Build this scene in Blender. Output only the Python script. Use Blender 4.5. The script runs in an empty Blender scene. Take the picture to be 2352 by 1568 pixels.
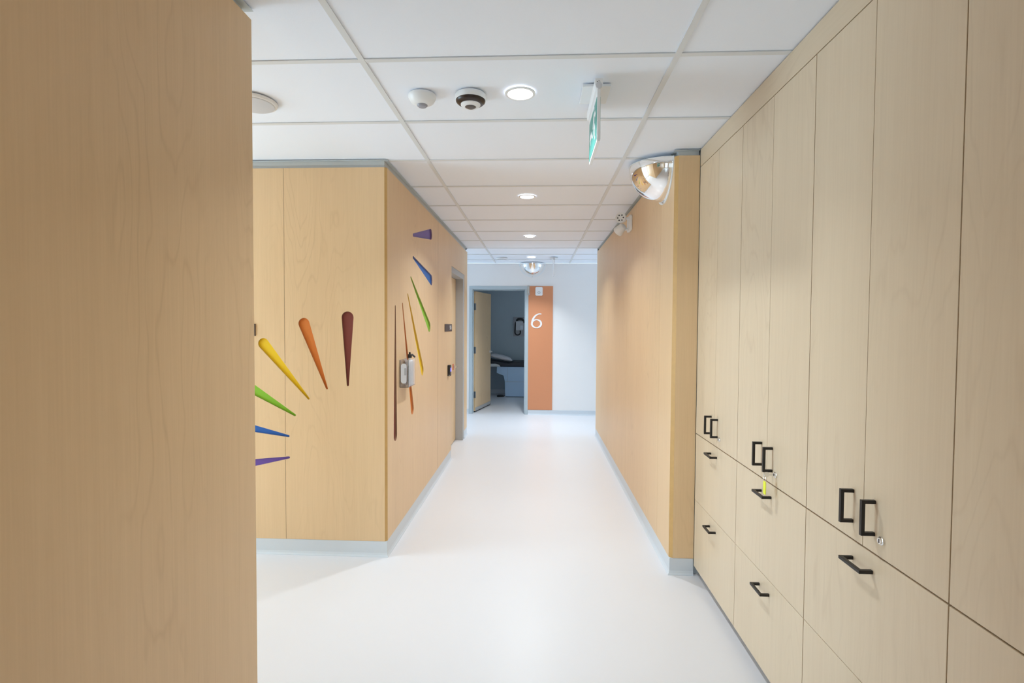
import bpy, bmesh, math, random
from mathutils import Vector, Matrix
from math import sin, cos, pi, radians as R

sc = bpy.context.scene
COL = sc.collection

# ------------------------------------------------------------------ camera
F_PX, YAW, PITCH, ROLL, CAM_Z = 1180.653, .04862, -.03081, .00603, 1.482
def camera():
    fwd = Vector((-sin(YAW)*cos(PITCH), cos(YAW)*cos(PITCH), sin(PITCH)))
    right = Vector((cos(YAW), sin(YAW), 0)); up = right.cross(fwd)
    cr, sr = cos(ROLL), sin(ROLL)
    r2 = cr*right + sr*up; u2 = -sr*right + cr*up
    cd = bpy.data.cameras.new('camera'); cd.sensor_width = 36; cd.lens = F_PX/2352*36
    cd.clip_start = .02
    co = bpy.data.objects.new('camera', cd); COL.objects.link(co)
    m = Matrix((r2, u2, -fwd)).transposed().to_4x4(); m.translation = Vector((0, 0, CAM_Z))
    co.matrix_world = m; sc.camera = co
camera()

# ------------------------------------------------------------------ world, exposure
W = bpy.data.worlds.new('world'); sc.world = W; W.use_nodes = True
bg = W.node_tree.nodes['Background']
bg.inputs[0].default_value = (.655, .86, 1.0, 1); bg.inputs[1].default_value = 7.6
sc.view_settings.view_transform = 'Standard'; sc.view_settings.look = 'None'
sc.view_settings.gamma = 1; sc.view_settings.use_curve_mapping = False
sc.view_settings.exposure = 0.21
sc.cycles.max_bounces = 14; sc.cycles.diffuse_bounces = 9; sc.cycles.glossy_bounces = 5
sc.cycles.use_denoising = True
sc.cycles.sample_clamp_indirect = 6

def portal(name, loc, rot, sx, sy):
    l = bpy.data.lights.new(name, 'AREA'); l.shape = 'RECTANGLE'; l.size = sx; l.size_y = sy
    l.cycles.is_portal = True
    o = bpy.data.objects.new(name, l); COL.objects.link(o); o.location = loc; o.rotation_euler = rot

LAMP_W = 13.3           # ceiling downlights
LAMP_C = (.865, .945, 1.0)

# ------------------------------------------------------------------ helpers
def finish(name, bm, mat, parent=None, smooth=False, bevel=0, mats=None, sharp=40):
    me = bpy.data.meshes.new(name)
    bmesh.ops.recalc_face_normals(bm, faces=bm.faces[:])
    if smooth:
        for f in bm.faces: f.smooth = True
    bm.to_mesh(me); bm.free()
    for m in (mats or [mat]): me.materials.append(m)
    if smooth: me.set_sharp_from_angle(angle=R(sharp))
    o = bpy.data.objects.new(name, me); COL.objects.link(o)
    if parent: o.parent = parent
    if bevel:
        b = o.modifiers.new('bevel', 'BEVEL'); b.width = bevel; b.segments = 2; b.limit_method = 'ANGLE'
    return o

def tag(o, label=None, cat=None, group=None, kind=None):
    if label: o['label'] = label
    if cat: o['category'] = cat
    if group: o['group'] = group
    if kind: o['kind'] = kind
    return o

def empty(name, loc, rotz=0):
    o = bpy.data.objects.new(name, None); COL.objects.link(o); o.empty_display_size = .05
    o.location = loc; o.rotation_euler = (0, 0, rotz); return o

def box(bm, x0, x1, y0, y1, z0, z1, mi=0):
    v = [bm.verts.new(p) for p in ((x0,y0,z0),(x1,y0,z0),(x1,y1,z0),(x0,y1,z0),(x0,y0,z1),(x1,y0,z1),(x1,y1,z1),(x0,y1,z1))]
    for q in ((0,3,2,1),(4,5,6,7),(0,1,5,4),(1,2,6,5),(2,3,7,6),(3,0,4,7)):
        f = bm.faces.new([v[i] for i in q]); f.material_index = mi
    return v

def boxes(*args):
    bm = bmesh.new()
    for a in args: box(bm, *a)
    return bm

def prism(bm, pts, a, b, axis=2, mi=0):
    """polygon pts (2D) extruded from a to b along axis (0: pts are y,z; 1: x,z; 2: x,y)"""
    def P(p, t):
        return (t, p[0], p[1]) if axis == 0 else (p[0], t, p[1]) if axis == 1 else (p[0], p[1], t)
    lo = [bm.verts.new(P(p, a)) for p in pts]; hi = [bm.verts.new(P(p, b)) for p in pts]
    n = len(pts)
    fs = [bm.faces.new(lo), bm.faces.new(hi)]
    for i in range(n): fs.append(bm.faces.new((lo[i], lo[(i+1)%n], hi[(i+1)%n], hi[i])))
    for f in fs: f.material_index = mi

def lathe(bm, prof, n=40, c=(0,0,0), mi=0, mat=None):
    """prof: (r, z) list turned about z"""
    rings = []
    for r, z in prof:
        if r < 1e-6: rings.append([bm.verts.new((c[0], c[1], c[2]+z))])
        else: rings.append([bm.verts.new((c[0]+r*cos(2*pi*k/n), c[1]+r*sin(2*pi*k/n), c[2]+z)) for k in range(n)])
    new = [v for r in rings for v in r]
    for a, b in zip(rings, rings[1:]):
        if len(a) == 1 and len(b) == 1: continue
        for k in range(n):
            k2 = (k+1) % n
            if len(a) == 1: f = bm.faces.new((a[0], b[k], b[k2]))
            elif len(b) == 1: f = bm.faces.new((a[k], a[k2], b[0]))
            else: f = bm.faces.new((a[k], a[k2], b[k2], b[k]))
            f.material_index = mi
    if mat is not None: bmesh.ops.transform(bm, matrix=mat, verts=new)

def tube(bm, pts, r, n=10, mi=0, caps=True):
    pts = [Vector(p) for p in pts]; rings = []
    t0 = (pts[1]-pts[0]).normalized()
    ref = Vector((0,0,1)) if abs(t0.z) < .9 else Vector((1,0,0))
    u = t0.cross(ref).normalized()
    for i, p in enumerate(pts):
        t = (pts[min(i+1,len(pts)-1)]-pts[max(i-1,0)]).normalized()
        u = (u - t*u.dot(t)).normalized(); w = t.cross(u)
        rr = r[i] if isinstance(r, (list, tuple)) else r
        rings.append([bm.verts.new(p + rr*(cos(2*pi*k/n)*u + sin(2*pi*k/n)*w)) for k in range(n)])
    for a, b in zip(rings, rings[1:]):
        for k in range(n): bm.faces.new((a[k], a[(k+1)%n], b[(k+1)%n], b[k])).material_index = mi
    if caps:
        bm.faces.new(rings[0]).material_index = mi; bm.faces.new(rings[-1][::-1]).material_index = mi

def rrect(x0, x1, y0, y1, r, n=5):
    out = []
    for cx, cy, a0 in ((x1-r,y1-r,0),(x0+r,y1-r,90),(x0+r,y0+r,180),(x1-r,y0+r,270)):
        for k in range(n+1):
            a = R(a0+90*k/n); out.append((cx+r*cos(a), cy+r*sin(a)))
    return out

def sweep(bm, path, prof, side=1):
    """skirting: profile (offset, z) carried along a 2D path with mitred corners"""
    P = [Vector(p) for p in path]; n = len(P); offs = []
    for i in range(n):
        ns = []
        if i > 0: d = (P[i]-P[i-1]).normalized(); ns.append(Vector((d.y, -d.x))*side)
        if i < n-1: d = (P[i+1]-P[i]).normalized(); ns.append(Vector((d.y, -d.x))*side)
        if len(ns) == 1: offs.append(ns[0])
        else: m = (ns[0]+ns[1]); offs.append(m*(2/m.length_squared))
    rings = [[bm.verts.new((P[i].x+offs[i].x*o, P[i].y+offs[i].y*o, z)) for o, z in prof] for i in range(n)]
    m = len(prof)
    for a, b in zip(rings, rings[1:]):
        for k in range(m): bm.faces.new((a[k], b[k], b[(k+1)%m], a[(k+1)%m]))
    bm.faces.new(rings[0]); bm.faces.new(rings[-1][::-1])

def capsule(p0, r0, p1, r1, n=14):
    """tapered capsule outline, r0 at p0 (big end), r1 at p1"""
    d = Vector(p1)-Vector(p0); L = d.length; th = math.atan2(d.y, d.x); al = math.acos(max(-1, min(1, (r0-r1)/L)))
    out = []
    for k in range(n+1):
        a = th+al+(2*pi-2*al)*k/n; out.append((p0[0]+r0*cos(a), p0[1]+r0*sin(a)))
    for k in range(n//2+1):
        a = th-al+2*al*k/(n//2); out.append((p1[0]+r1*cos(a), p1[1]+r1*sin(a)))
    return out

def holed_panel(outer, holes, fmap, depth):
    """flat panel with openings; fmap(u, v, d) places it, d = distance behind the face; materials 1.. = cut edges"""
    bm = bmesh.new(); edges = []; loops = []
    for lp in [outer]+holes:
        vs = [bm.verts.new((p[0], p[1], 0)) for p in lp]; loops.append(vs)
        edges += [bm.edges.new((vs[i], vs[(i+1)%len(vs)])) for i in range(len(vs))]
    bmesh.ops.triangle_fill(bm, use_beauty=True, use_dissolve=False, edges=edges)
    for f in bm.faces: f.material_index = 0
    for li, vs in enumerate(loops):
        back = [bm.verts.new((v.co.x, v.co.y, depth)) for v in vs]
        for i in range(len(vs)):
            j = (i+1) % len(vs); bm.faces.new((vs[i], vs[j], back[j], back[i])).material_index = li
    for v in bm.verts: v.co = Vector(fmap(*v.co))
    return bm

# ------------------------------------------------------------------ materials
def mat(name, rgb, rough=.5, metal=0, spec=.5, emit=None, es=0, alpha=None, trans=0, coat=0, bump=0, bscale=200, var=0, ior=1.45):
    m = bpy.data.materials.new(name); m.use_nodes = True; nt = m.node_tree; b = nt.nodes['Principled BSDF']
    c = (*rgb, 1); b.inputs['Base Color'].default_value = c
    b.inputs['Roughness'].default_value = rough; b.inputs['Metallic'].default_value = metal
    b.inputs['Specular IOR Level'].default_value = spec; b.inputs['Transmission Weight'].default_value = trans
    b.inputs['Coat Weight'].default_value = coat; b.inputs['IOR'].default_value = ior
    if emit: b.inputs['Emission Color'].default_value = (*emit, 1); b.inputs['Emission Strength'].default_value = es
    g = nt.nodes.new('ShaderNodeNewGeometry')
    if var or bump:
        n = nt.nodes.new('ShaderNodeTexNoise'); n.inputs['Scale'].default_value = bscale; n.inputs['Detail'].default_value = 3
        nt.links.new(g.outputs['Position'], n.inputs['Vector'])
        if var:
            mx = nt.nodes.new('ShaderNodeMix'); mx.data_type = 'RGBA'
            mx.inputs[6].default_value = tuple(x*(1-var) for x in rgb)+(1,); mx.inputs[7].default_value = tuple(min(1,x*(1+var)) for x in rgb)+(1,)
            nt.links.new(n.outputs['Fac'], mx.inputs[0]); nt.links.new(mx.outputs[2], b.inputs['Base Color'])
        if bump:
            bp = nt.nodes.new('ShaderNodeBump'); bp.inputs['Strength'].default_value = bump; bp.inputs['Distance'].default_value = .001
            nt.links.new(n.outputs['Fac'], bp.inputs['Height']); nt.links.new(bp.outputs['Normal'], b.inputs['Normal'])
    return m

def maple(name, base, line=.10, rough=.42, horiz=False, seed=0):
    """maple veneer: upright flowing grain, faint cathedral lines, fine pores"""
    m = bpy.data.materials.new(name); m.use_nodes = True; nt = m.node_tree; L = nt.links.new; N = nt.nodes.new
    b = nt.nodes['Principled BSDF']; b.inputs['Roughness'].default_value = rough; b.inputs['Specular IOR Level'].default_value = .4
    g = N('ShaderNodeNewGeometry'); oi = N('ShaderNodeObjectInfo')
    off = N('ShaderNodeVectorMath'); off.operation = 'SCALE'; off.inputs[0].default_value = (7.3+seed, 11.1, 3.7); L(oi.outputs['Random'], off.inputs['Scale'])
    ad = N('ShaderNodeVectorMath'); ad.operation = 'ADD'; L(g.outputs['Position'], ad.inputs[0]); L(off.outputs[0], ad.inputs[1])
    def noise(sc3, scale, det, rgh=.5, dist=0):
        mp = N('ShaderNodeMapping'); mp.inputs['Scale'].default_value = sc3; L(ad.outputs[0], mp.inputs['Vector'])
        n = N('ShaderNodeTexNoise'); n.inputs['Scale'].default_value = scale; n.inputs['Detail'].default_value = det
        n.inputs['Roughness'].default_value = rgh; n.inputs['Distortion'].default_value = dist; L(mp.outputs[0], n.inputs['Vector']); return n.outputs['Fac']
    def math_(op, a, v=None, v2=None):
        k = N('ShaderNodeMath'); k.operation = op
        if hasattr(a, 'links'): L(a, k.inputs[0])
        else: k.inputs[0].default_value = a
        if v is not None:
            if hasattr(v, 'links'): L(v, k.inputs[1])
            else: k.inputs[1].default_value = v
        return k.outputs[0]
    V = (1,1,.20) if not horiz else (1,.20,1)
    # contour lines of a stretched noise = cathedral figure
    n1 = noise(V, 2.8, 4, .42)
    fr = math_('FRACT', math_('MULTIPLY', n1, 24.0))
    ln = math_('SUBTRACT', 1.0, math_('MULTIPLY', math_('ABSOLUTE', math_('SUBTRACT', fr, .5)), 7.0))
    ln = math_('MAXIMUM', ln, 0.0)
    msk = noise((1.6,1.6,.5), 1.9, 2)
    mr = N('ShaderNodeMapRange'); mr.inputs['From Min'].default_value = .47; mr.inputs['From Max'].default_value = .66; L(msk, mr.inputs['Value'])
    ln = math_('MULTIPLY', ln, mr.outputs[0])
    fine = noise((60,60,1.4) if not horiz else (60,1.4,60), 3, 3)
    strk = noise((22,22,.5) if not horiz else (22,.5,22), 2, 2)
    broad = noise((2.2,2.2,.5), 1.6, 2)
    fac = math_('ADD', math_('MULTIPLY', ln, line*1.6), math_('MULTIPLY', math_('SUBTRACT', fine, .5), line*2.0))
    fac = math_('ADD', fac, math_('MULTIPLY', math_('SUBTRACT', strk, .5), line*1.6))
    fac = math_('ADD', fac, math_('MULTIPLY', math_('SUBTRACT', broad, .5), .35*line/.1*.55))
    fac = math_('ADD', fac, .12)
    cr = N('ShaderNodeMix'); cr.data_type = 'RGBA'; cr.clamp_factor = True
    cr.inputs[6].default_value = tuple(min(1, c*1.05) for c in base)+(1,)
    cr.inputs[7].default_value = (base[0]*.56, base[1]*.47, base[2]*.38, 1)
    L(fac, cr.inputs[0]); L(cr.outputs[2], b.inputs['Base Color'])
    return m

M = {}
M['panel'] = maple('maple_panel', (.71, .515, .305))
M['cab'] = maple('maple_cabinet_daylit', (.67, .555, .405), line=.085, rough=.38)  # paler than the wall maple: cool daylight put into the colour
M['frieze'] = maple('maple_frieze_daylit', (.65, .54, .395), line=.085, rough=.38, horiz=True)  # same daylight-paled colour as the cabinet fronts, grain turned sideways
M['edge'] = mat('solid_maple_edge', (.56,.345,.125), .45, var=.08, bscale=30)
M['core'] = mat('cut_board_edge', (.40,.27,.145), .7, var=.1, bscale=80)
M['groove'] = mat('dark_groove', (.13,.085,.05), .8)
M['white'] = mat('wall_paint', (.80,.79,.785), .6, var=.01, bscale=4)
M['greypaint'] = mat('reveal_paint', (.52,.56,.59), .6)
M['trimgrey'] = mat('ceiling_angle', (.55,.60,.63), .45)
M['tile'] = mat('ceiling_tile', (.835,.885,.97), .85, bump=.25, bscale=260, var=.012)
M['grid'] = mat('ceiling_grid_paint', (.70,.725,.745), .5)
M['floor'] = mat('sheet_vinyl', (.705,.705,.73), .33, spec=.45, var=.012, bscale=2.5)
M['base'] = mat('cove_base_vinyl', (.60,.65,.70), .45)
M['toe'] = mat('toe_kick_vinyl', (.42,.43,.45), .5)
M['black'] = mat('black_metal', (.012,.009,.008), .38)
M['blackplastic'] = mat('black_plastic', (.016,.016,.018), .4)
M['satin'] = mat('satin_steel', (.78,.78,.78), .38, metal=.6)
M['chrome'] = mat('chrome', (.80,.81,.82), .16, metal=1)
M['mirror'] = mat('mirror_acrylic', (.95,.95,.95), .012, metal=1)
M['clearrim'] = mat('clear_rim', (.80,.84,.87), .15, spec=.6)
M['plastic'] = mat('white_plastic', (.80,.82,.84), .38)
M['plasticgrey'] = mat('pale_grey_plastic', (.60,.62,.66), .4)
M['lens'] = mat('lens_grey', (.34,.35,.40), .25)
M['darkring'] = mat('smoked_ring', (.030,.018,.015), .25)
M['darklens'] = mat('camera_lens', (.10,.085,.08), .15)
M['steel'] = mat('painted_steel_frame', (.43,.50,.54), .45)
M['steelgrey'] = mat('grey_frame', (.42,.42,.42), .5)
M['hinge'] = mat('hinge_metal', (.20,.22,.24), .4, metal=.7)
M['orange'] = mat('orange_wall_panel', (.63,.262,.128), .5)
M['numeral'] = mat('brushed_numeral', (.82,.80,.80), .3, metal=.25)
M['lamp'] = mat('lamp_diffuser', (1,1,1), .5, emit=(1,.97,.93), es=5.0)
M['green'] = mat('sign_green', (.05,.29,.25), .4)
M['led'] = mat('blue_led', (.05,.05,.8), .4, emit=(.12,.12,1), es=2.5)
M['red'] = mat('red_plastic', (.55,.09,.03), .5)
M['signbrown'] = mat('sign_dark_brown', (.055,.035,.030), .45)
M['navy'] = mat('table_upholstery', (.016,.018,.028), .45)
M['tableblue'] = mat('table_cabinet', (.54,.74,.98), .5)
M['linen'] = mat('pillow_linen', (.72,.70,.72), .85, bump=.2, bscale=90)
M['roomwall'] = mat('exam_room_paint', (.46,.54,.60), .7)
M['yellowtag'] = mat('key_tag', (.80,.86,.05), .45)
M['label'] = mat('label_paper', (.74,.80,.88), .5)
M['labelgrey'] = mat('label_grey', (.45,.50,.55), .5)
M['blade'] = mat('flag_beige', (.50,.42,.33), .5)
m = mat('clear_acrylic', (.97,.96,.97), .04, trans=1, ior=1.25); M['acrylic'] = m
m = mat('bottle_plastic', (.85,.84,.84), .3); M['bottle'] = m

CEIL = 2.513
XL, XC, XR, YF, YP, YE, YW = -.947, .943, .80, 3.20, 3.075, 6.92, 8.553
YN = 1.679                       # far end of the near left wall
def S(o, label, cat): return tag(o, label, cat, kind='structure')

# ------------------------------------------------------------------ setting
S(finish('floor', boxes((-4.2,4.2,-4.2,11.4,-.1,0)), M['floor']), 'pale white sheet vinyl floor of the corridor', 'floor')
ceil = finish('ceiling', boxes((-4.2,4.2,-4.2,YW,CEIL+.005,CEIL+.1)), M['tile'])
S(ceil, 'white suspended ceiling of long tiles in a grey grid', 'ceiling')
bm = bmesh.new()
for k in range(-3, 4):
    x = -.69279+1.2192*k; box(bm, x-.012, x+.012, -4.1, YW-.005, CEIL, CEIL+.004)
for k in range(-10, 11):
    y = 2.01505+.6096*k
    for j in range(-3, 3):
        x = -.69279+1.2192*j; box(bm, x+.0125, x+1.2192-.0125, y-.012, y+.012, CEIL+.0005, CEIL+.004)
finish('ceiling_grid', bm, M['grid'], ceil)

def wallmesh(name, m, label, *bx_): return S(finish(name, boxes(*bx_), m), label, 'wall')

# near left wall
w = wallmesh('wall_left_near', M['greypaint'], 'near left wall clad in a tall maple panel', (-4.1,XL-.022,-4.1,YN-.022,0,CEIL+.004))
bm = boxes((XL-.021,XL,-4.1,YN,.1,2.482)); finish('wood_panel', bm, M['panel'], w)
finish('wood_panel', boxes((-4.1,XL-.0215,YN-.021,YN,.1,2.482)), M['panel'], w)

# left block between side passage and cross passage
w = wallmesh('wall_left_far', M['greypaint'], 'left wall block clad in maple with cut-out sunbursts',
    (-4.1,-1.14,YF+.022,YE-.02,0,CEIL+.004), (-1.14,XL-.022,YF+.022,5.65,0,CEIL+.004),
    (-1.14,XL-.022,6.56,YE-.02,0,CEIL+.004), (-1.14,XL-.022,5.65,6.56,2.135,CEIL+.004))
def px_front(x, y):   # pixel on the block's front face -> X, Z in the plane Y = YF
    return None
rays_front = [  # colour, big-end centre, radius, tip centre, radius (X, Z)
    ('maroon', (-1.198,1.527), .0385, (-1.198,1.098), .0065),
    ('orange', (-1.480,1.487), .0360, (-1.3335,1.076), .0065),
    ('yellow', (-1.745,1.358), .0350, (-1.4525,1.009), .0065),
    ('green',  (-1.868,1.095), .0350, (-1.543,.902), .0070),
    ('blue',   (-1.965,.842), .0330, (-1.586,.7665), .0070),
    ('purple', (-1.965,.5655), .0330, (-1.584,.6285), .0070)]
rays_side = [   # (Y, Z) in the plane X = XL
    ('maroon', (3.397,.742), .040, (3.397,1.605), .009),
    ('orange', (3.868,.842), .042, (3.578,1.630), .009),
    ('yellow', (4.208,1.108), .044, (3.727,1.705), .009),
    ('green',  (4.478,1.468), .046, (3.820,1.838), .009),
    ('blue',   (4.560,1.884), .047, (3.892,1.998), .010),
    ('purple', (4.545,2.287), .047, (3.892,2.166), .012)]
ztop = 2.466
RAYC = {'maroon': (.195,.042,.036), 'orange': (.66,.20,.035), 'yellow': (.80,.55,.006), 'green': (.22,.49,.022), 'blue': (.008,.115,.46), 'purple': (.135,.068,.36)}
CUT_BOUNCE = [mat('cut_edge_bounce_'+k, tuple(.5*a+.5*b for a, b in zip(RAYC[k], (.40,.27,.145))), .6) for k in ('maroon','orange','yellow','green','blue','purple')]   # light bounced off each ray, mixed into the board core colour
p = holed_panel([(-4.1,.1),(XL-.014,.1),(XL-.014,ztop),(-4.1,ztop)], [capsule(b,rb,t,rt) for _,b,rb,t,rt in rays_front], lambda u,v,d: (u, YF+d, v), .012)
finish('wood_panel', p, None, w, mats=[M['panel']]+CUT_BOUNCE)
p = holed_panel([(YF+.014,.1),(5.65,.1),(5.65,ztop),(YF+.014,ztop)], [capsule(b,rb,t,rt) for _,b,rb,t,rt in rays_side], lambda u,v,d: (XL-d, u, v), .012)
finish('wood_panel', p, None, w, mats=[M['panel']]+CUT_BOUNCE)
finish('wood_panel', boxes((XL-.018,XL,5.6515,6.6585,2.136,ztop)), M['panel'], w)
finish('wood_panel', boxes((XL-.018,XL,6.66,YE,.1,ztop)), M['panel'], w)
finish('wood_panel', boxes((-4.1,XL-.0185,YE-.018,YE,.1,ztop)), M['white'], w)
def in_ray(pt, rays):
    for _, b, rb, t, rt in rays:
        d = Vector(t)-Vector(b); s = max(0, min(1, (Vector(pt)-Vector(b)).dot(d)/d.length_squared))
        if (Vector(pt)-Vector(b)-d*s).length < rb+(rt-rb)*s+.004: return True
bm = bmesh.new(); z = .101; start = None
while z < ztop:
    hit = in_ray((-1.606, z), rays_front)
    if not hit and start is None: start = z
    if hit and start is not None: box(bm, -1.6068,-1.6052,YF-.0004,YF+.002,start,z); start = None
    z += .002
box(bm, -1.6068,-1.6052,YF-.0004,YF+.002,start,ztop)
box(bm, XL-.002,XL+.0004,4.874,4.8765,.101,ztop)
finish('panel_joint', bm, M['groove'], w)
S(finish('trim_1', boxes(), M['edge']) if False else (lambda: (lambda b: (prism(b, [(XL-.0145,YF+.0002),(XL-.0145,YF+.018),(XL-.018,YF+.018),(XL-.018,YF+.020),(XL,YF+.0145)][:0] or [(XL-.0138,YF),(XL,YF+.0138),(XL-.0138,YF+.0138)], .1, ztop), finish('trim_1', b, M['edge']))[1])(bmesh.new()))(), 'solid maple corner strip on the left block', 'corner trim')

# right side: maple pillar wall
w = wallmesh('wall_right', M['greypaint'], 'right corridor wall clad in maple, starting at the pillar', (XR+.022,4.1,YP+.022,6.95,0,CEIL+.004))
CH = .019
bm = boxes((XR,XR+.018,YP+CH,3.405,.1,2.48),(XR,XR+.018,3.4075,4.632,.1,2.48),(XR,XR+.018,4.6345,5.857,.1,2.48),(XR,XR+.018,5.8595,6.97,.1,2.48))
finish('wood_panel', bm, M['panel'], w)
finish('wood_panel', boxes((XR+CH,.9415,YP,YP+.018,.1,2.48)), M['panel'], w)
finish('panel_joint', boxes((XR+.004,XR+.018,3.4051,3.4074,.1,2.48),(XR+.004,XR+.018,4.6321,4.6344,.1,2.48),(XR+.004,XR+.018,5.8571,5.8594,.1,2.48)), M['groove'], w)
finish('end_face', boxes((XR,4.1,6.9705,6.985,0,CEIL)), M['white'], w)
b = bmesh.new(); prism(b, [(XR,YP+CH-.0002),(XR+CH-.0002,YP),(XR+CH-.0002,YP+CH-.0002)], .1, 2.48)
S(finish('trim_2', b, M['edge']), 'solid maple corner strip on the right pillar', 'corner trim')

# wall behind the cabinets and the maple wall beyond the cabinet row, behind the camera
w = wallmesh('wall_right_near', M['white'], 'right wall behind the cabinet row', (1.56,4.1,-4.1,YP+.02,0,CEIL+.004), (XC+.02,1.56,-4.1,.575,0,CEIL+.004))
finish('wood_panel', boxes((XC,XC+.019,-4.1,.575,.1,2.48)), M['panel'], w)
S(finish('trim_3', boxes((XC,XC+.018,.58,3.072,2.413,CEIL-.001)), M['frieze'], bevel=.0008), 'maple filler strip above the cabinet doors', 'filler strip')

# far wall with door opening
wallmesh('wall_far', M['white'], 'white wall at the far end of the corridor', (-4.1,-1.134,YW,8.70,0,CEIL+.004), (-.148,4.1,YW,8.70,0,CEIL+.004), (-1.134,-.148,YW,8.70,2.1365,CEIL+.004))

def window_wall(name, axis, a, b, lo, hi, wlo, whi, z0, z1, label):
    """wall slab a..b along axis (0: X, 1: Y), spanning lo..hi, with an opening wlo..whi, z0..z1"""
    spans = [(lo,wlo,0,CEIL),(whi,hi,0,CEIL),(wlo,whi,0,z0),(wlo,whi,z1,CEIL)]
    bm = bmesh.new()
    for s0, s1, q0, q1 in spans:
        if s1-s0 < .001 or q1-q0 < .001: continue
        if axis == 0: box(bm, a, b, s0, s1, q0, q1)
        else: box(bm, s0, s1, a, b, q0, q1)
    return S(finish(name, bm, M['white']), label, 'wall')
window_wall('wall_back', 1, -4.2,-4.1, -.95,.95, -.4,.4, .3,2.0, 'end wall behind the viewpoint with a tall window')
window_wall('wall_cross_left', 0, -4.2,-4.1, 6.92,8.553, 7.2,8.3, .9,2.0, 'left end wall of the far cross passage with a window')
window_wall('wall_cross_right', 0, 4.1,4.2, 6.97,8.553, 7.2,8.3, .9,2.0, 'right end wall of the far cross passage with a window')
window_wall('wall_passage_left', 0, -3.3,-3.2, 1.66,3.22, 1.75,3.05, .1,2.3, 'end wall of the left side passage with a window')
portal('portal_back', (0,-4.15,1.15), (R(90),0,0), .8,1.7)
portal('portal_cross_left', (-4.15,7.75,1.45), (0,R(-90),0), 1.1,1.1)
portal('portal_cross_right', (4.15,7.75,1.45), (0,R(90),0), 1.1,1.1)
portal('portal_passage', (-3.25,2.4,1.2), (0,R(-90),0), 2.2,1.3)

# exam room
XW0, XW1, YB = -2.3, 1.3, 11.2
S(finish('wall_exam_room', boxes((XW0-.1,XW1+.1,YB,YB+.1,0,2.55),(XW0-.1,XW0,8.70,YB,0,2.55)), M['roomwall']), 'blue grey walls of the dark exam room', 'wall')
window_wall('wall_exam_window', 0, XW1, XW1+.1, 8.70, YB, 9.7, 10.2, 1.1, 1.6, 'side wall of the exam room with a small window')
portal('portal_exam', (XW1+.05,9.95,1.35), (0,R(90),0), .5,.5)
S(finish('ceiling_exam_room', boxes((XW0-.1,XW1+.1,8.70,YB+.1,2.45,2.55)), M['tile']), 'ceiling of the exam room', 'ceiling')

# skirtings
def prof(h): return [(-.006,0),(.016,0),(.0155,.003),(.009,.012),(.0055,.024),(.005,h-.001),(.004,h),(-.006,h)]
def skirting(name, path, h, side, label):
    bm = bmesh.new(); sweep(bm, path, prof(h), side)
    return S(finish(name, bm, M['base']), label, 'baseboard')
skirting('baseboard_left_near', [(XL-.008,-4.09),(XL-.008,YN-.008),(-4.09,YN-.008)], .0995, 1, 'grey cove base along the near left wall')
skirting('baseboard_left_far', [(-4.09,YF+.006),(XL-.006,YF+.006),(XL-.006,5.645)], .0995, 1, 'blue grey cove base around the left block')
skirting('baseboard_left_end', [(XL-.006,6.665),(XL-.006,YE-.006),(-4.09,YE-.006)], .0995, -1 if False else 1, 'short cove base past the side door')
skirting('baseboard_right', [(.9405,YP+.006),(XR+.006,YP+.006),(XR+.006,6.979),(4.09,6.979)], .0995, -1, 'pale blue cove base around the right pillar wall')
skirting('baseboard_far', [(-.146,YW-.0065),(4.09,YW-.0065)], .078, 1, 'pale grey cove base under the orange panel')
skirting('baseboard_far_left', [(-4.09,YW-.0065),(-1.136,YW-.0065)], .078, 1, 'pale grey cove base left of the exam room door')
skirting('baseboard_exam_room', [(XW0+.01,YB-.0065),(XW1-.01,YB-.0065)], .085, 1, 'cove base at the back of the exam room')

# ceiling angles along wall heads
def angle(name, path, side, label):
    bm = bmesh.new(); sweep(bm, path, [(0,CEIL-.002),(.026,CEIL-.002),(.026,CEIL-.0005),(.0015,CEIL-.0005),(.0015,CEIL-.026),(0,CEIL-.026)][::-1], side)
    return S(finish(name, bm, M['trimgrey']), label, 'ceiling trim')
angle('trim_4', [(XL-.0215,-4.09),(XL-.0215,YN-.0215),(-4.09,YN-.0215)], 1, 'grey wall angle above the near left wall')
angle('trim_5', [(-4.09,YF+.0215),(XL-.0215,YF+.0215),(XL-.0215,YE-.025)], 1, 'grey wall angle above the left block')
angle('trim_6', [(.9415,YP+.0215),(XR+.0215,YP+.0215),(XR+.0215,6.95)], -1, 'grey wall angle above the right pillar wall')

# ------------------------------------------------------------------ doors
d1 = empty('door_1', (-.641, YW, 0)); S(d1, 'open maple door of the exam room in a blue grey metal frame', 'door')
bm = bmesh.new(); fx0, fx1, fz = -.493, .493, 2.1365; iw = .052
for s in (-1, 1):
    x0, x1 = sorted((s*.493, s*(.493-iw)))
    box(bm, x0, x1, -.012, .155, 0, fz-iw-.0)
    xa, xb = sorted((s*(.493-iw), s*(.493-iw-.014))); box(bm, xa, xb, .05, .10, 0, fz-iw-.014)
box(bm, fx0, fx1, -.012, .155, fz-iw, fz); box(bm, fx0+iw, fx1-iw, .05, .10, fz-iw-.014, fz-iw)
finish('door_frame', bm, M['steel'], d1, bevel=.002)
leafpiv = Vector((-.430, .155, 0)); ang = R(77.5)
bm = bmesh.new(); box(bm, 0, .868, -.0225, .0225, .018, 2.062)
T = Matrix.Translation(leafpiv) @ Matrix.Rotation(ang, 4, 'Z')
T = Matrix.Translation(leafpiv+Vector((.0,.0,0))) @ Matrix.Rotation(ang, 4, 'Z')
bmesh.ops.transform(bm, matrix=T, verts=bm.verts)
leaf = finish('door_leaf', bm, M['panel'], d1, bevel=.0015)
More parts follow.
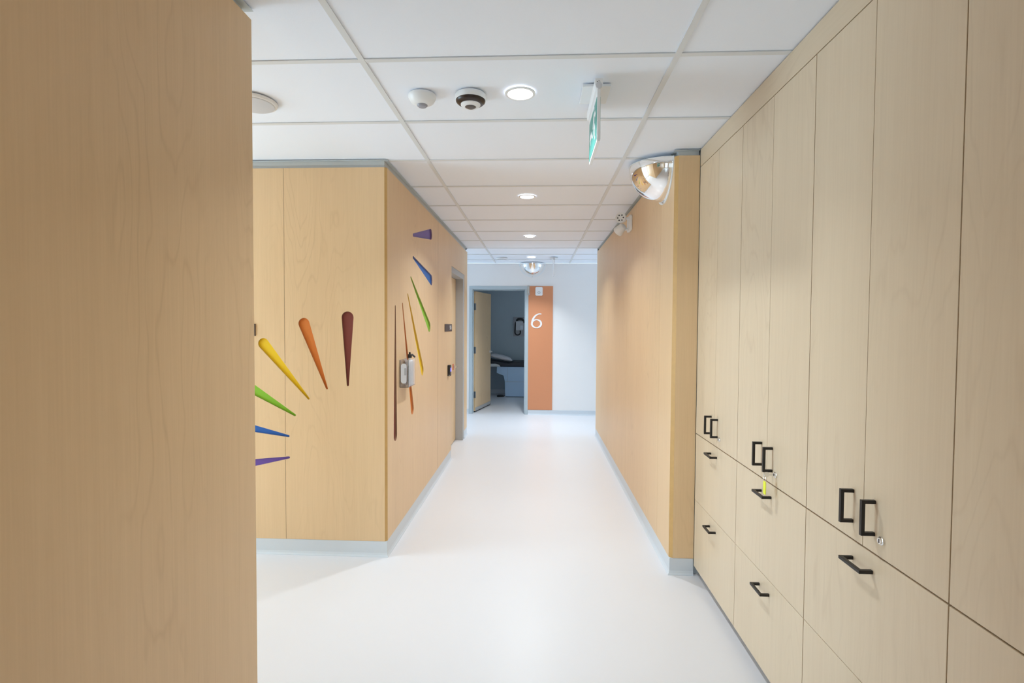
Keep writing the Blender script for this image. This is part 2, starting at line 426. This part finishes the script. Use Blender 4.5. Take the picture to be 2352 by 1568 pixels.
bm = bmesh.new(); box(bm, .01, .86, -.031, -.0228, .022, .075); bmesh.ops.transform(bm, matrix=T, verts=bm.verts)
finish('door_sweep', bm, M['steelgrey'], leaf)
bm = bmesh.new(); box(bm, .005, .863, -.02, .02, .004, .0178); bmesh.ops.transform(bm, matrix=T, verts=bm.verts)
finish('bottom_seal', bm, M['blackplastic'], leaf)
for z in (.30, 1.06, 1.80):
    bm = bmesh.new(); lathe(bm, [(0,-.056),(.008,-.056),(.008,.056),(0,.056)], 12, (-.006,-.028,z)); box(bm, -.0045,-.0005,-.022,.018,z-.056,z+.056)
    bmesh.ops.transform(bm, matrix=T, verts=bm.verts); finish('hinge', bm, M['hinge'], leaf)
bm = bmesh.new()
lathe(bm, [(0,0),(.027,0),(.027,.008),(.012,.010),(.011,.045),(0,.045)], 20, mat=Matrix.Translation((.815,-.0226,1.0)) @ Matrix.Rotation(R(90),4,'X'))
tube(bm, [(.815,-.062,1.0),(.80,-.066,1.0),(.70,-.066,1.0)], .011, 12)
lathe(bm, [(0,0),(.027,0),(.027,.008),(.012,.010),(.011,.045),(0,.045)], 20, mat=Matrix.Translation((.815,.0226,1.0)) @ Matrix.Rotation(R(-90),4,'X')); tube(bm, [(.815,.062,1.0),(.80,.066,1.0),(.70,.066,1.0)], .011, 12)
bmesh.ops.transform(bm, matrix=T, verts=bm.verts); finish('door_handle', bm, M['satin'], leaf, smooth=True)

d2 = empty('door_2', (XL, 6.1, 0)); S(d2, 'closed maple door in a grey frame set back into the left wall', 'door')
bm = bmesh.new(); y0, y1 = 5.652-6.1, 6.56-6.1
box(bm, -.18, -.002, y1-.002, y1+.098-.0, 0, 2.07)                   # far jamb
box(bm, -.18, -.020, y0, y0+.02, 0, 2.07)                            # near jamb
box(bm, -.18, -.002, y0, y1+.098, 2.07, 2.1345)                       # head
finish('door_frame', bm, M['steelgrey'], d2)
leaf2 = finish('door_leaf', boxes((-.14,-.098,y0+.022,y1-.005,.012,2.066)), M['panel'], d2, bevel=.001)
bm = bmesh.new(); lathe(bm, [(0,0),(.022,0),(.022,.006),(.010,.008),(.009,.04),(0,.04)], 16, mat=Matrix.Translation((-.098,.33,.96)) @ Matrix.Rotation(R(90),4,'Y'))
tube(bm, [(-.060,.33,.96),(-.056,.31,.96),(-.056,.215,.96)], .008, 10)
finish('door_handle', bm, M['chrome'], leaf2, smooth=True)
bm = boxes((-.0978,-.092,.235,.275,.925,1.0)); finish('occupancy_indicator', bm, M['red'], leaf2)

# ------------------------------------------------------------------ sunburst inlays
RM = {k: mat('inlay_'+k, v, .45) for k, v in RAYC.items()}
FL = {'maroon': 'maroon tapered ray standing upright, cut into the front maple face of the left block',
      'orange': 'orange tapered ray leaning left, between the maroon and yellow rays on the front maple face',
      'yellow': 'yellow tapered ray leaning far left on the front maple face of the left block',
      'green': 'green tapered ray running into the near left wall edge, below the yellow ray',
      'blue': 'blue tapered ray pointing left, below the green ray on the front maple face',
      'purple': 'purple tapered ray lowest of the front maple face, almost level'}
SL = {'maroon': 'maroon slim ray hanging straight down on the corridor side of the left block',
      'orange': 'orange slim ray behind the clear dispenser on the corridor side of the left block',
      'yellow': 'yellow slim ray right of the clear dispenser on the corridor side',
      'green': 'green slim ray slanting down on the corridor side of the left block',
      'blue': 'blue wedge ray below the purple one on the corridor side of the left block',
      'purple': 'purple wedge ray, topmost on the corridor side of the left block'}
for nm, b, rb, t, rt in rays_front:
    bm = bmesh.new(); c = capsule(b, rb+.004, t, rt+.004); prism(bm, c, YF+.0121, YF+.0160, 1)
    tag(finish('sunray_inlay', bm, RM[nm]), FL[nm], 'wall inlay', 'sunburst rays on the front face')
for nm, b, rb, t, rt in rays_side:
    bm = bmesh.new(); c = capsule(b, rb+.004, t, rt+.004); prism(bm, c, XL-.0160, XL-.0121, 0)
    tag(finish('sunray_inlay', bm, RM[nm]), SL[nm], 'wall inlay', 'sunburst rays on the corridor face')

# ------------------------------------------------------------------ cabinets
def u_handle(vert, L=.1, t=.010, d=.038):
    bm = bmesh.new(); h = L/2
    if vert:
        prism(bm, [(-d,-h),(0,-h),(0,-h+t),(-d+t,-h+t),(-d+t,h-t),(0,h-t),(0,h),(-d,h)], -t/2, t/2, 1)
    else:
        prism(bm, [(-d,-h),(0,-h),(0,-h+t),(-d+t,-h+t),(-d+t,h-t),(0,h-t),(0,h),(-d,h)], -t/2, t/2, 2)
    return bm
def move(bm, v): bmesh.ops.translate(bm, vec=Vector(v), verts=bm.verts); return bm
CW = .622; HW = CW/2
def make_cabinet():
    r = empty('tall_cabinet', (XC, 0, 0))
    finish('cabinet_body', boxes((.0215,.60,-HW+.0005,HW-.0005,.058,2.411)), M['core'], r)
    finish('toe_kick', boxes((.045,.59,-HW+.0005,HW-.0005,0,.0575)), M['toe'], r)
    for s in (1, -1):        # far door, near door
        y0, y1 = sorted((s*.001, s*(HW-.001)))
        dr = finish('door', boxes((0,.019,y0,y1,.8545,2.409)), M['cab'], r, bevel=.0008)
        finish('handle', move(u_handle(True), (-.0002, s*.049, .953)), M['black'], dr, bevel=.0008)
        if s < 0:
            bm = bmesh.new()
            lathe(bm, [(0,0),(.0115,0),(.0115,.0035),(.0095,.005),(.0085,.005),(.008,.0085),(0,.0085)], 28, mat=Matrix.Translation((-.0002,-.083,.902)) @ Matrix.Rotation(R(-90),4,'Y'))
            lk = finish('lock', bm, M['chrome'], dr, smooth=True)
            bm = boxes((-.0093,-.0087,-.0845,-.0815,.8965,.9075)); finish('keyhole', bm, M['blackplastic'], lk)
    for z0, z1, hz in ((.4595,.8495,.7985), (.0605,.4575,.4015)):
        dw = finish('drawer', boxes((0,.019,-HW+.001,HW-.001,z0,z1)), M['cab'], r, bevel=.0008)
        finish('handle', move(u_handle(False), (-.0002, 0, hz)), M['black'], dw, bevel=.0008)
    return r
def copy_tree(o, parent=None):
    c = o.copy(); COL.objects.link(c)
    if parent: c.parent = parent
    for ch in list(o.children): copy_tree(ch, c)
    return c
cab0 = make_cabinet()
CL = ['tall maple cabinet farthest down the row, against the maple pillar', 'tall maple cabinet with a key hanging in its door lock',
      'tall maple cabinet with a bare chrome lock, between the keyed cabinet and the frame edge', 'tall maple cabinet nearest the viewer, cut off by the right edge of the photo']
for i in range(4):
    c = cab0 if i == 0 else copy_tree(cab0)
    c.location = (XC, 2.7605-.6235*i, 0)
    tag(c, CL[i], 'cabinet', 'maple storage cabinets')

# key in the second cabinet's lock
k = empty('key', (XC-.0095, 2.137-.083, .902)); tag(k, 'small key with ring and yellow tag hanging from the second cabinet lock', 'key')
bm = bmesh.new(); box(bm, -.018,.004,-.0008,.0008,-.0035,.0035); prism(bm, [(-.018,-.006),(-.022,-.010),(-.034,-.010),(-.038,-.004),(-.038,.004),(-.034,.010),(-.022,.010),(-.018,.006)], -.001,.001,1)
finish('key_blade', bm, M['chrome'], k)
bm = bmesh.new(); tube(bm, [(-.034, .011*sin(2*pi*i/20), -.014+.011*cos(2*pi*i/20)) for i in range(21)], .0008, 6); finish('key_ring', bm, M['chrome'], k, smooth=True)
bm = bmesh.new(); prism(bm, rrect(-.011,.011,-.078,-.026,.006), -.0345,-.0320, 0); finish('key_tag', bm, M['yellowtag'], k, bevel=.0006)

# ------------------------------------------------------------------ ceiling fittings
def downlight(x, y, label, group='recessed corridor downlights', power=LAMP_W, spread=128):
    r = empty('downlight', (x, y, CEIL)); tag(r, label, 'ceiling light', group)
    bm = bmesh.new(); lathe(bm, [(.054,-.0005),(.056,-.005),(.060,-.006),(.067,-.004),(.068,0),(.054,0)], 48); finish('trim_ring', bm, M['plastic'], r, smooth=True)
    bm = bmesh.new(); lathe(bm, [(0,-.003),(.054,-.003),(.054,-.0008),(0,-.0008)], 40); finish('diffuser', bm, M['lamp'], r)
    l = bpy.data.lights.new('downlight_lamp', 'AREA'); l.shape = 'DISK'; l.size = .10; l.energy = power; l.spread = R(spread); l.color = LAMP_C
    lo = bpy.data.objects.new('downlight_lamp', l); COL.objects.link(lo); lo.parent = r; lo.location = (0,0,-.007)
    return r
downlight(-.083, 2.315, 'round recessed downlight nearest the viewer, beside the dome camera', power=10.5)
downlight(-.088, 4.140, 'round recessed downlight second along the corridor, level with the left block')
downlight(-.092, 5.970, 'round recessed downlight third along the corridor, before the far passage')
downlight(-.092, 7.800, 'small glowing downlight farthest away, above the far convex mirror', power=11, spread=104)

t = empty('security_camera', (-.305, 2.322, CEIL)); tag(t, 'round ceiling camera with dark ring and lens, left of the near downlight', 'security camera')
bm = bmesh.new(); lathe(bm, [(0,0),(.066,0),(.069,-.004),(.0695,-.020),(.066,-.027),(.060,-.028)], 48); finish('base', bm, M['plastic'], t, smooth=True)
bm = bmesh.new(); lathe(bm, [(.0665,-.026),(.0655,-.031),(.058,-.038),(.044,-.043),(.042,-.043),(.042,-.030)], 48); finish('dark_ring', bm, M['darkring'], t, smooth=True)
bm = bmesh.new(); lathe(bm, [(.0445,-.040),(.044,-.046),(.036,-.052),(.025,-.054),(.024,-.050)], 48); finish('inner_collar', bm, M['plastic'], t, smooth=True)
bm = bmesh.new(); lathe(bm, [(.0245,-.050),(.024,-.054),(.018,-.058),(.009,-.0605),(0,-.061)], 32); finish('lens', bm, M['darklens'], t, smooth=True)

t = empty('occupancy_sensor', (-.523, 2.318, CEIL)); tag(t, 'white bowl shaped ceiling sensor left of the dome camera', 'sensor')
bm = bmesh.new(); lathe(bm, [(0,0),(.060,0),(.062,-.003),(.061,-.014),(.052,-.030),(.036,-.041),(.026,-.044),(0,-.044)], 48); finish('housing', bm, M['plastic'], t, smooth=True, sharp=60)
bm = bmesh.new(); lathe(bm, [(.024,-.0435),(.0235,-.047),(.018,-.052),(.009,-.0545),(0,-.055)], 32); finish('lens', bm, M['lens'], t, smooth=True)

def disc_sensor(x, y, r_, label):
    t = empty('ceiling_speaker', (x, y, CEIL)); tag(t, label, 'ceiling speaker')
    bm = bmesh.new(); lathe(bm, [(0,0),(r_*.97,0),(r_,-.004),(r_*.96,-.012),(r_*.90,-.015),(r_*.88,-.015)], 48); finish('rim', bm, M['plastic'], t, smooth=True)
    bm = bmesh.new(); lathe(bm, [(r_*.885,-.0145),(r_*.86,-.018),(r_*.5,-.024),(0,-.026)], 48); finish('grille', bm, M['plasticgrey'], t, smooth=True)
disc_sensor(-1.325, 2.355, .108, 'flat round ceiling speaker half hidden by the near left wall')
disc_sensor(-.546, 7.88, .085, 'small round ceiling speaker far off, left of the far mirror')

# hanging exit signs
MAN = [(-.012,.052),(.010,.056),(.030,.040),(.046,.044),(.048,.036),(.028,.030),(.014,.040),(.008,.020),(.026,.004),(.024,-.030),(.034,-.030),(.036,-.036),(.015,-.036),(.015,-.004),(-.004,.008),(-.018,-.012),(-.046,-.012),(-.046,-.004),(-.024,-.003),(-.012,.018),(-.010,.038),(-.022,.030),(-.034,.014),(-.040,.019),(-.026,.038)]
def exit_sign(x, y, label, faces=(-1, 1)):
    r = empty('exit_sign', (x, y, CEIL)); tag(r, label, 'exit sign', 'hanging exit signs')
    finish('ceiling_plate', move(boxes((-.060,.060,-.09,.085,-.012,0)), (0,0,0)), M['plastic'], r, bevel=.002)
    bm = bmesh.new(); prism(bm, [(-.016,-.0122),(.016,-.0122),(.016,-.038),(.012,-.050),(0,-.055),(-.012,-.050),(-.016,-.038)], -.165, .185, 1); bar = finish('mounting_bar', bm, M['plastic'], r)
    bm = bmesh.new(); lathe(bm, [(0,0),(.013,0),(.013,.003),(.010,.004),(0,.004)], 24, mat=Matrix.Translation((0,-.1652,-.042)) @ Matrix.Rotation(R(90),4,'X')); finish('end_cap', bm, M['plasticgrey'], bar, smooth=True)
    pts = [(-.004+.0035*cos(a), -.026+.0035*sin(a)) for a in [R(q) for q in range(-150,151,30)]]
    bm = bmesh.new(); tube(bm, [(p_[0]+.004, -.1656, p_[1]) for p_ in pts], .0005, 6); box(bm,-.009,-.006,-.1660,-.1651,-.0275,-.0245); finish('screw_slot', bm, M['blackplastic'], bar)
    finish('panel', boxes((-.0065,.0065,-.165,.150,-.268,-.0552)), M['plastic'], r, bevel=.001)
    for s in faces:
        x0, x1 = sorted((s*.0066, s*.0078))
        g = finish('green_face', boxes((x0,x1,-.158,.143,-.258,-.085)), M['green'], r)
        bm = bmesh.new(); xo, xi = s*.0079, s*.0086; xo, xi = sorted((xo, xi))
        prism(bm, [(p_[0]*1.35*s+.055*s-.0075, p_[1]*1.35-.185) for p_ in MAN], xo, xi, 0)
        prism(bm, [(.055*s-.0075+.013*cos(q*pi/8), -.096+.010*sin(q*pi/8)) for q in range(16)], xo, xi, 0)
        a0 = -.075*s-.0075
        prism(bm, [(a0-.045*s,-.17),(a0-.012*s,-.135),(a0-.012*s,-.157),(a0+.045*s,-.157),(a0+.045*s,-.183),(a0-.012*s,-.183),(a0-.012*s,-.205)], xo, xi, 0)
        finish('pictogram', bm, M['plastic'], g)
    return r
exit_sign(.247, 2.325, 'white and green exit sign hanging edge-on near the close downlight')
exit_sign(.245, 7.86, 'thin far exit sign hanging beside the far convex mirror', ())

# convex half-dome mirrors: flat back on the wall, flat top at the ceiling, local +y out of the wall
def dome_mirror(loc, rotz, r_, label):
    t = empty('convex_mirror', loc, rotz); tag(t, label, 'mirror', 'half dome convex mirrors')
    bm = bmesh.new(); nu, nv = 48, 24; g = []
    for j in range(nv+1):
        v = pi/2*j/nv; row = []
        for i in range(nu+1):
            u = pi*i/nu; row.append(bm.verts.new((-r_*cos(u)*cos(v), .002+r_*1.02*sin(u)*cos(v), -r_*sin(v))))
        g.append(row)
    for j in range(nv):
        for i in range(nu):
            q = [g[j][i], g[j][i+1], g[j+1][i+1], g[j+1][i]]
            try: bm.faces.new(q)
            except ValueError: pass
    bmesh.ops.remove_doubles(bm, verts=bm.verts, dist=1e-5)
    finish('mirror_dome', bm, M['mirror'], t, smooth=True, sharp=80)
    bm = bmesh.new(); n = 40; ro, ri = r_+.016, r_+.0012
    prism(bm, [(-ro*cos(pi*i/n), -ro*sin(pi*i/n)) for i in range(n+1)]+[(ri*cos(pi*i/n), -ri*sin(pi*i/n)) for i in range(n+1)], 0, .004, 1)
    rim = finish('rim', bm, M['clearrim'], t)
    bm = bmesh.new(); prism(bm, [(-r_*1.003*cos(pi*i/n), r_*1.023*sin(pi*i/n)+.002) for i in range(n+1)], .0004, .0035, 2); finish('top_edge', bm, M['clearrim'], t)
    for a in (8, 90, 172):
        bm = bmesh.new(); lathe(bm, [(0,0),(.006,0),(.006,.003),(.003,.005),(0,.005)], 14, mat=Matrix.Translation((-(r_+.010)*cos(R(a)), .004, -(r_+.010)*sin(R(a)))) @ Matrix.Rotation(R(-90),4,'X')); finish('screw', bm, M['chrome'], rim, smooth=True)
    return t
dome_mirror((XR-.0005, 3.335, 2.490), R(90), .215, 'large chrome half dome mirror high on the right pillar wall')
dome_mirror((-.085, YW-.0005, 2.505), R(180), .205, 'small chrome half dome mirror above the far exam room door')

# emergency twin light on the right wall
t = empty('emergency_light', (XR, 4.50, 2.365)); tag(t, 'white twin head emergency light high on the right corridor wall', 'emergency light')
bm = bmesh.new(); prism(bm, rrect(-.075,.075,-.065,.065,.02), -.022, -.0003, 0); finish('wall_plate', bm, M['plastic'], t, bevel=.004)
for i, (hy, hz, dirv) in enumerate(((-.03,.040,(-.42,-.90,-.02)), (.03,-.042,(-.55,.62,-.56)))):
    bm = bmesh.new(); tube(bm, [(-.0225,hy,hz),(-.05,hy,hz)], .011, 14); arm = finish('arm', bm, M['plastic'], t, smooth=True)
    d = Vector(dirv).normalized(); q = d.to_track_quat('Z','Y').to_matrix().to_4x4(); c = Vector((-.085,hy,hz))
    bm = bmesh.new(); lathe(bm, [(0,-.045),(.026,-.045),(.032,-.040),(.045,.030),(.045,.036),(.039,.036),(.038,.030),(0,.030)], 28, mat=Matrix.Translation(c) @ q)
    hd = finish('lamp_head', bm, M['plastic'], t, smooth=True)
    bm = bmesh.new()
    for kx in range(6):
        a = R(60*kx); lathe(bm, [(0,.0315),(.006,.0315),(.006,.0305)], 10, mat=Matrix.Translation(c) @ q @ Matrix.Translation((.024*cos(a),.024*sin(a),.001)))
    finish('lens_pattern', bm, M['blackplastic'], hd)

# ------------------------------------------------------------------ wall-mounted things on the left block
t = empty('hand_sanitizer_dispenser', (XL, 3.60, 1.05)); tag(t, 'clear wall dispenser with white bottle and black cap, across the orange ray', 'dispenser')
def shell(bm, x0,x1,y0,y1,z0,z1,th):
    for a in ((x0,x1,y0,y0+th,z0,z1),(x0,x1,y1-th,y1,z0,z1),(x1-th,x1,y0+th,y1-th,z0,z1),(x0,x0+th,y0+th,y1-th,z0,z1),(x0+th,x1-th,y0+th,y1-th,z0,z0+th)): box(bm,*a)
bm = bmesh.new(); shell(bm, .0005,.062,-.10,.10,0,.19,.003); finish('clear_holder', bm, M['acrylic'], t, bevel=.0006)
bm = bmesh.new(); prism(bm, rrect(.010,.050,.028,.165,.018,6), -.1012,-.1004, 1); lb = finish('front_label', bm, M['label'], t)
bm = bmesh.new(); prism(bm, rrect(.034,.047,.085,.135,.002,2), -.1018,-.1013, 1); finish('label_print', bm, M['labelgrey'], lb)
bm = bmesh.new(); lathe(bm, [(0,.004),(.024,.004),(.026,.010),(.026,.165),(.020,.178),(.010,.184),(.010,.196),(0,.196)], 28, (.033,.055,0)); bt = finish('bottle', bm, M['bottle'], t, smooth=True)
bm = bmesh.new(); lathe(bm, [(0,.1962),(.014,.1962),(.015,.200),(.015,.218),(.012,.222),(.007,.224),(.007,.236),(0,.238)], 20, (.033,.055,0)); tube(bm, [(.033,.055,.215),(.04,.10,.216),(.048,.14,.198)], .007, 10); finish('pump_cap', bm, M['blackplastic'], bt, smooth=True)

t = empty('card_reader', (XL, 5.44, 1.00)); tag(t, 'small black card reader with blue light beside the side door', 'card reader')
bm = bmesh.new(); prism(bm, rrect(-.035,.045,-.058,.058,.006,3), .0004,.027, 0); finish('housing', bm, M['blackplastic'], t, bevel=.002)
bm = boxes((.0272,.0282,.000,.036,-.012,.026)); finish('status_light', bm, M['led'], t)
bm = boxes((.014,.024,-.0360,-.0352,-.052,-.046)); finish('indicator', bm, M['plasticgrey'], t)

def text_mesh(name, body, size, ext, mw, m, parent, sx=1):
    cu = bpy.data.curves.new('tmp','FONT'); cu.body = body; cu.size = size; cu.extrude = ext; cu.align_x = 'CENTER'; cu.align_y = 'CENTER'
    o = bpy.data.objects.new('tmp', cu); COL.objects.link(o); bpy.context.view_layer.update()
    me = bpy.data.meshes.new_from_object(o.evaluated_get(bpy.context.evaluated_depsgraph_get()))
    bpy.data.objects.remove(o); bpy.data.curves.remove(cu)
    me.name = name; me.transform(mw @ Matrix.Scale(sx,4,(1,0,0))); me.materials.clear(); me.materials.append(m)
    ob = bpy.data.objects.new(name, me); COL.objects.link(ob); ob.parent = parent; return ob
t = empty('room_sign', (XL, 5.44, 1.455)); tag(t, 'long dark brown room sign with white 505 on the corridor side, by the side door', 'room sign', 'dark room signs')
finish('plate', boxes((.0004,.006,-.213,.213,-.038,.038)), M['signbrown'], t, bevel=.001)
mw = Matrix(((0,0,1,.0066),(1,0,0,.120),(0,1,0,0),(0,0,0,1)))
text_mesh('room_number', '505', .062, .0005, mw, M['plastic'], t, 1.35)
t = empty('room_sign', (-1.865, YF, 1.445)); tag(t, 'black room sign peeking out behind the near left wall edge', 'room sign', 'dark room signs')
finish('plate', boxes((-.07,.07,-.006,-.0004,-.038,.038)), M['signbrown'], t, bevel=.001)

# ------------------------------------------------------------------ far wall things
t = empty('room_number_panel', (.055, YW, .083)); tag(t, 'tall orange panel with silver 6 beside the exam room door', 'room panel')
finish('orange_panel', boxes((-.2025,.203,-.012,-.0004,0,2.055)), M['orange'], t, bevel=.001)
# numeral 6: humanist strokes of varying width
def stroke(bm, pts, ws, y0, y1):
    P = [Vector(p_) for p_ in pts]; Lf, Rt = [], []
    for i, p_ in enumerate(P):
        d = (P[min(i+1,len(P)-1)]-P[max(i-1,0)]).normalized(); nn = Vector((-d.y,d.x))*ws[i]/2; Lf.append(p_+nn); Rt.append(p_-nn)
    for i in range(len(P)-1):
        q = [Lf[i],Lf[i+1],Rt[i+1],Rt[i]]; prism(bm, [(a.x,a.y) for a in q], y0, y1, 1)
cx, cz, rx, rz = -.006, .068, .077, .066
bowl = []; wb = []
for i in range(41):
    a = R(180-360*i/40); bowl.append((cx+rx*cos(a), cz+rz*sin(a))); wb.append(.017+.014*abs(cos(a)) if True else 0)
back = [(.074,.226),(.05,.230),(.022,.226),(-.010,.210),(-.038,.184),(-.060,.150),(-.074,.112),(-.081,.075)]
bw = [.018,.019,.020,.024,.028,.031,.032,.031]
def smooth_pts(pts, ws, n=6):
    out, wo = [], []
    for i in range(len(pts)-1):
        p0, p1, p2, p3 = [Vector(pts[max(0,min(len(pts)-1,k_))]) for k_ in (i-1,i,i+1,i+2)]
        for s in range(n):
            q = s/n; out.append(tuple(.5*((2*p1)+(p2-p0)*q+(2*p0-5*p1+4*p2-p3)*q*q+(3*p1-p0-3*p2+p3)*q**3))); wo.append(ws[i]+(ws[i+1]-ws[i])*q)
    out.append(pts[-1]); wo.append(ws[-1]); return out, wo
bm = bmesh.new(); stroke(bm, bowl, wb, -.018, -.0122); pp, ww = smooth_pts(back, bw); stroke(bm, pp, ww, -.0182, -.0124)
move(bm, (-.060, 0, 1.366)); finish('numeral', bm, M['numeral'], t)
t = empty('call_light', (.027, YW-.012, 2.051)); tag(t, 'small white box with round button atop the orange panel', 'call light')
bm = bmesh.new(); prism(bm, rrect(-.060,.060,-.072,.072,.022), -.028,-.0004, 1); finish('housing', bm, M['plastic'], t, bevel=.004)
bm = bmesh.new(); lathe(bm, [(.021,0),(.021,.003),(.015,.003),(.015,0)], 28, mat=Matrix.Translation((0,-.0282,-.022)) @ Matrix.Rotation(R(90),4,'X')); finish('button_ring', bm, M['lens'], t)
t = empty('door_flag_bracket', (-.148, YW-.012, 2.00)); tag(t, 'narrow beige folded door flags at the upper right of the exam room door frame', 'door flag')
finish('mounting_plate', boxes((-.018,.020,-.006,-.0004,-.01,.145)), M['steelgrey'], t)
for i in range(3):
    finish('flag', boxes((-.014+.010*i,-.008+.010*i,-.040,-.0062,.0+.02*i,.135-.008*i)), M['blade'] if i != 1 else M['plastic'], t)

# ------------------------------------------------------------------ exam room things
t = empty('exam_table', (-.20, 10.62, 0)); tag(t, 'blue grey exam table with dark padded top inside the dark room', 'exam table')
bm = bmesh.new(); prism(bm, [(-.455,.012),(.75,.012),(.75,.63),(-.625,.63),(-.632,.50),(-.49,.445),(-.460,.32)], .0, .52, 1); bd = finish('cabinet_body', bm, M['tableblue'], t, bevel=.004)
finish('body_seam', boxes((-.453,.74,-.0008,.002,.318,.323),(-.405,-.402,-.0008,.002,.323,.615)), M['toe'], bd)
finish('plinth', boxes((-.44,.74,.015,.50,0,.0118)), M['blackplastic'], t)
bm = bmesh.new(); prism(bm, [(-.80,.675),(-.79,.655),(-.56,.640),(.75,.636),(.75,.735),(-.30,.735),(-.38,.70),(-.80,.775)], -.02,.55,1); finish('padded_top', bm, M['navy'], t, bevel=.012)
bm = bmesh.new(); prism(bm, [(-.80,.633),(-.55,.633),(-.58,.672),(-.66,.690),(-.80,.690)], -.034,-.0205,1); finish('side_bracket', bm, M['plastic'], t, bevel=.003)
bm = bmesh.new(); lathe(bm, [(0,0),(.075,0),(.075,.02),(.065,.03),(0,.03)], 28, (-.555,.06,0)); tube(bm, [(-.50,.06,.015),(-.44,.08,.015)], .006, 8); finish('foot_pedal', bm, M['blackplastic'], t, smooth=True)
# pillow lying on the padded top
bm = bmesh.new(); nx, ny = 20, 16; top = {}; bot = {}
for i in range(nx+1):
    for j in range(ny+1):
        u, v = 2*i/nx-1, 2*j/ny-1
        e = (1-abs(u)**2.6)*(1-abs(v)**2.6); h = .058*max(0, e)**.55
        sx_ = .245*(u - .05*u*(1-v*v)*.0); x = sx_*(1-.07*(1-abs(v))**1.0*abs(u)); y = .19*v*(1-.07*(1-abs(u))*abs(v))
        wr = .004*sin(9*u+4*v)+.003*sin(15*v-6*u)
        top[i,j] = bm.verts.new((x, y, h+ (wr if e > .05 else 0)))
        bot[i,j] = bm.verts.new((x, y, -h*.75)) if 0 < i < nx and 0 < j < ny else top[i,j]
for i in range(nx):
    for j in range(ny):
        bm.faces.new((top[i,j],top[i+1,j],top[i+1,j+1],top[i,j+1])); bm.faces.new((bot[i,j],bot[i,j+1],bot[i+1,j+1],bot[i+1,j]))
pl = finish('pillow', bm, M['linen'], smooth=True, sharp=180); pl.location = (-.755, 10.83, .806); pl.rotation_euler = (0, R(13), R(4))
tag(pl, 'white pillow lying on the head of the dark exam table', 'pillow')
t = empty('wall_diagnostic_set', (-.36, YB, 1.25)); tag(t, 'wall mounted diagnostic set with looping black cord on the exam room back wall', 'medical instrument')
finish('backboard', boxes((-.155,.16,-.012,-.0004,.0,.42)), M['lens'], t, bevel=.002)
bm = bmesh.new(); prism(bm, rrect(-.10,.06,.13,.33,.02), -.07,-.0122,1); finish('housing', bm, M['plasticgrey'], t, bevel=.005)
bm = bmesh.new(); prism(bm, rrect(-.005,.055,.15,.235,.008), -.076,-.0702,1); finish('display', bm, M['label'], t)
bm = bmesh.new(); tube(bm, [(-.085,-.05,.33),(-.075,-.055,.355),(-.045,-.06,.375),(.0,-.06,.378),(.04,-.058,.368),(.062,-.05,.34),(.072,-.05,.29)], [.018,.024,.027,.027,.026,.022,.014], 12); finish('handle', bm, M['blackplastic'], t, smooth=True)
bm = bmesh.new(); pts = [(-.10,-.045,.31),(-.112,-.05,.27),(-.118,-.05,.20),(-.120,-.045,.12)]+[(-.062-.058*cos(pi*i/12), -.045, .085-.055*sin(pi*i/12)) for i in range(13)]+[(-.004,-.045,.11),(-.010,-.03,.14)]; tube(bm, pts, .0145, 12); finish('cord', bm, M['blackplastic'], t, smooth=True)
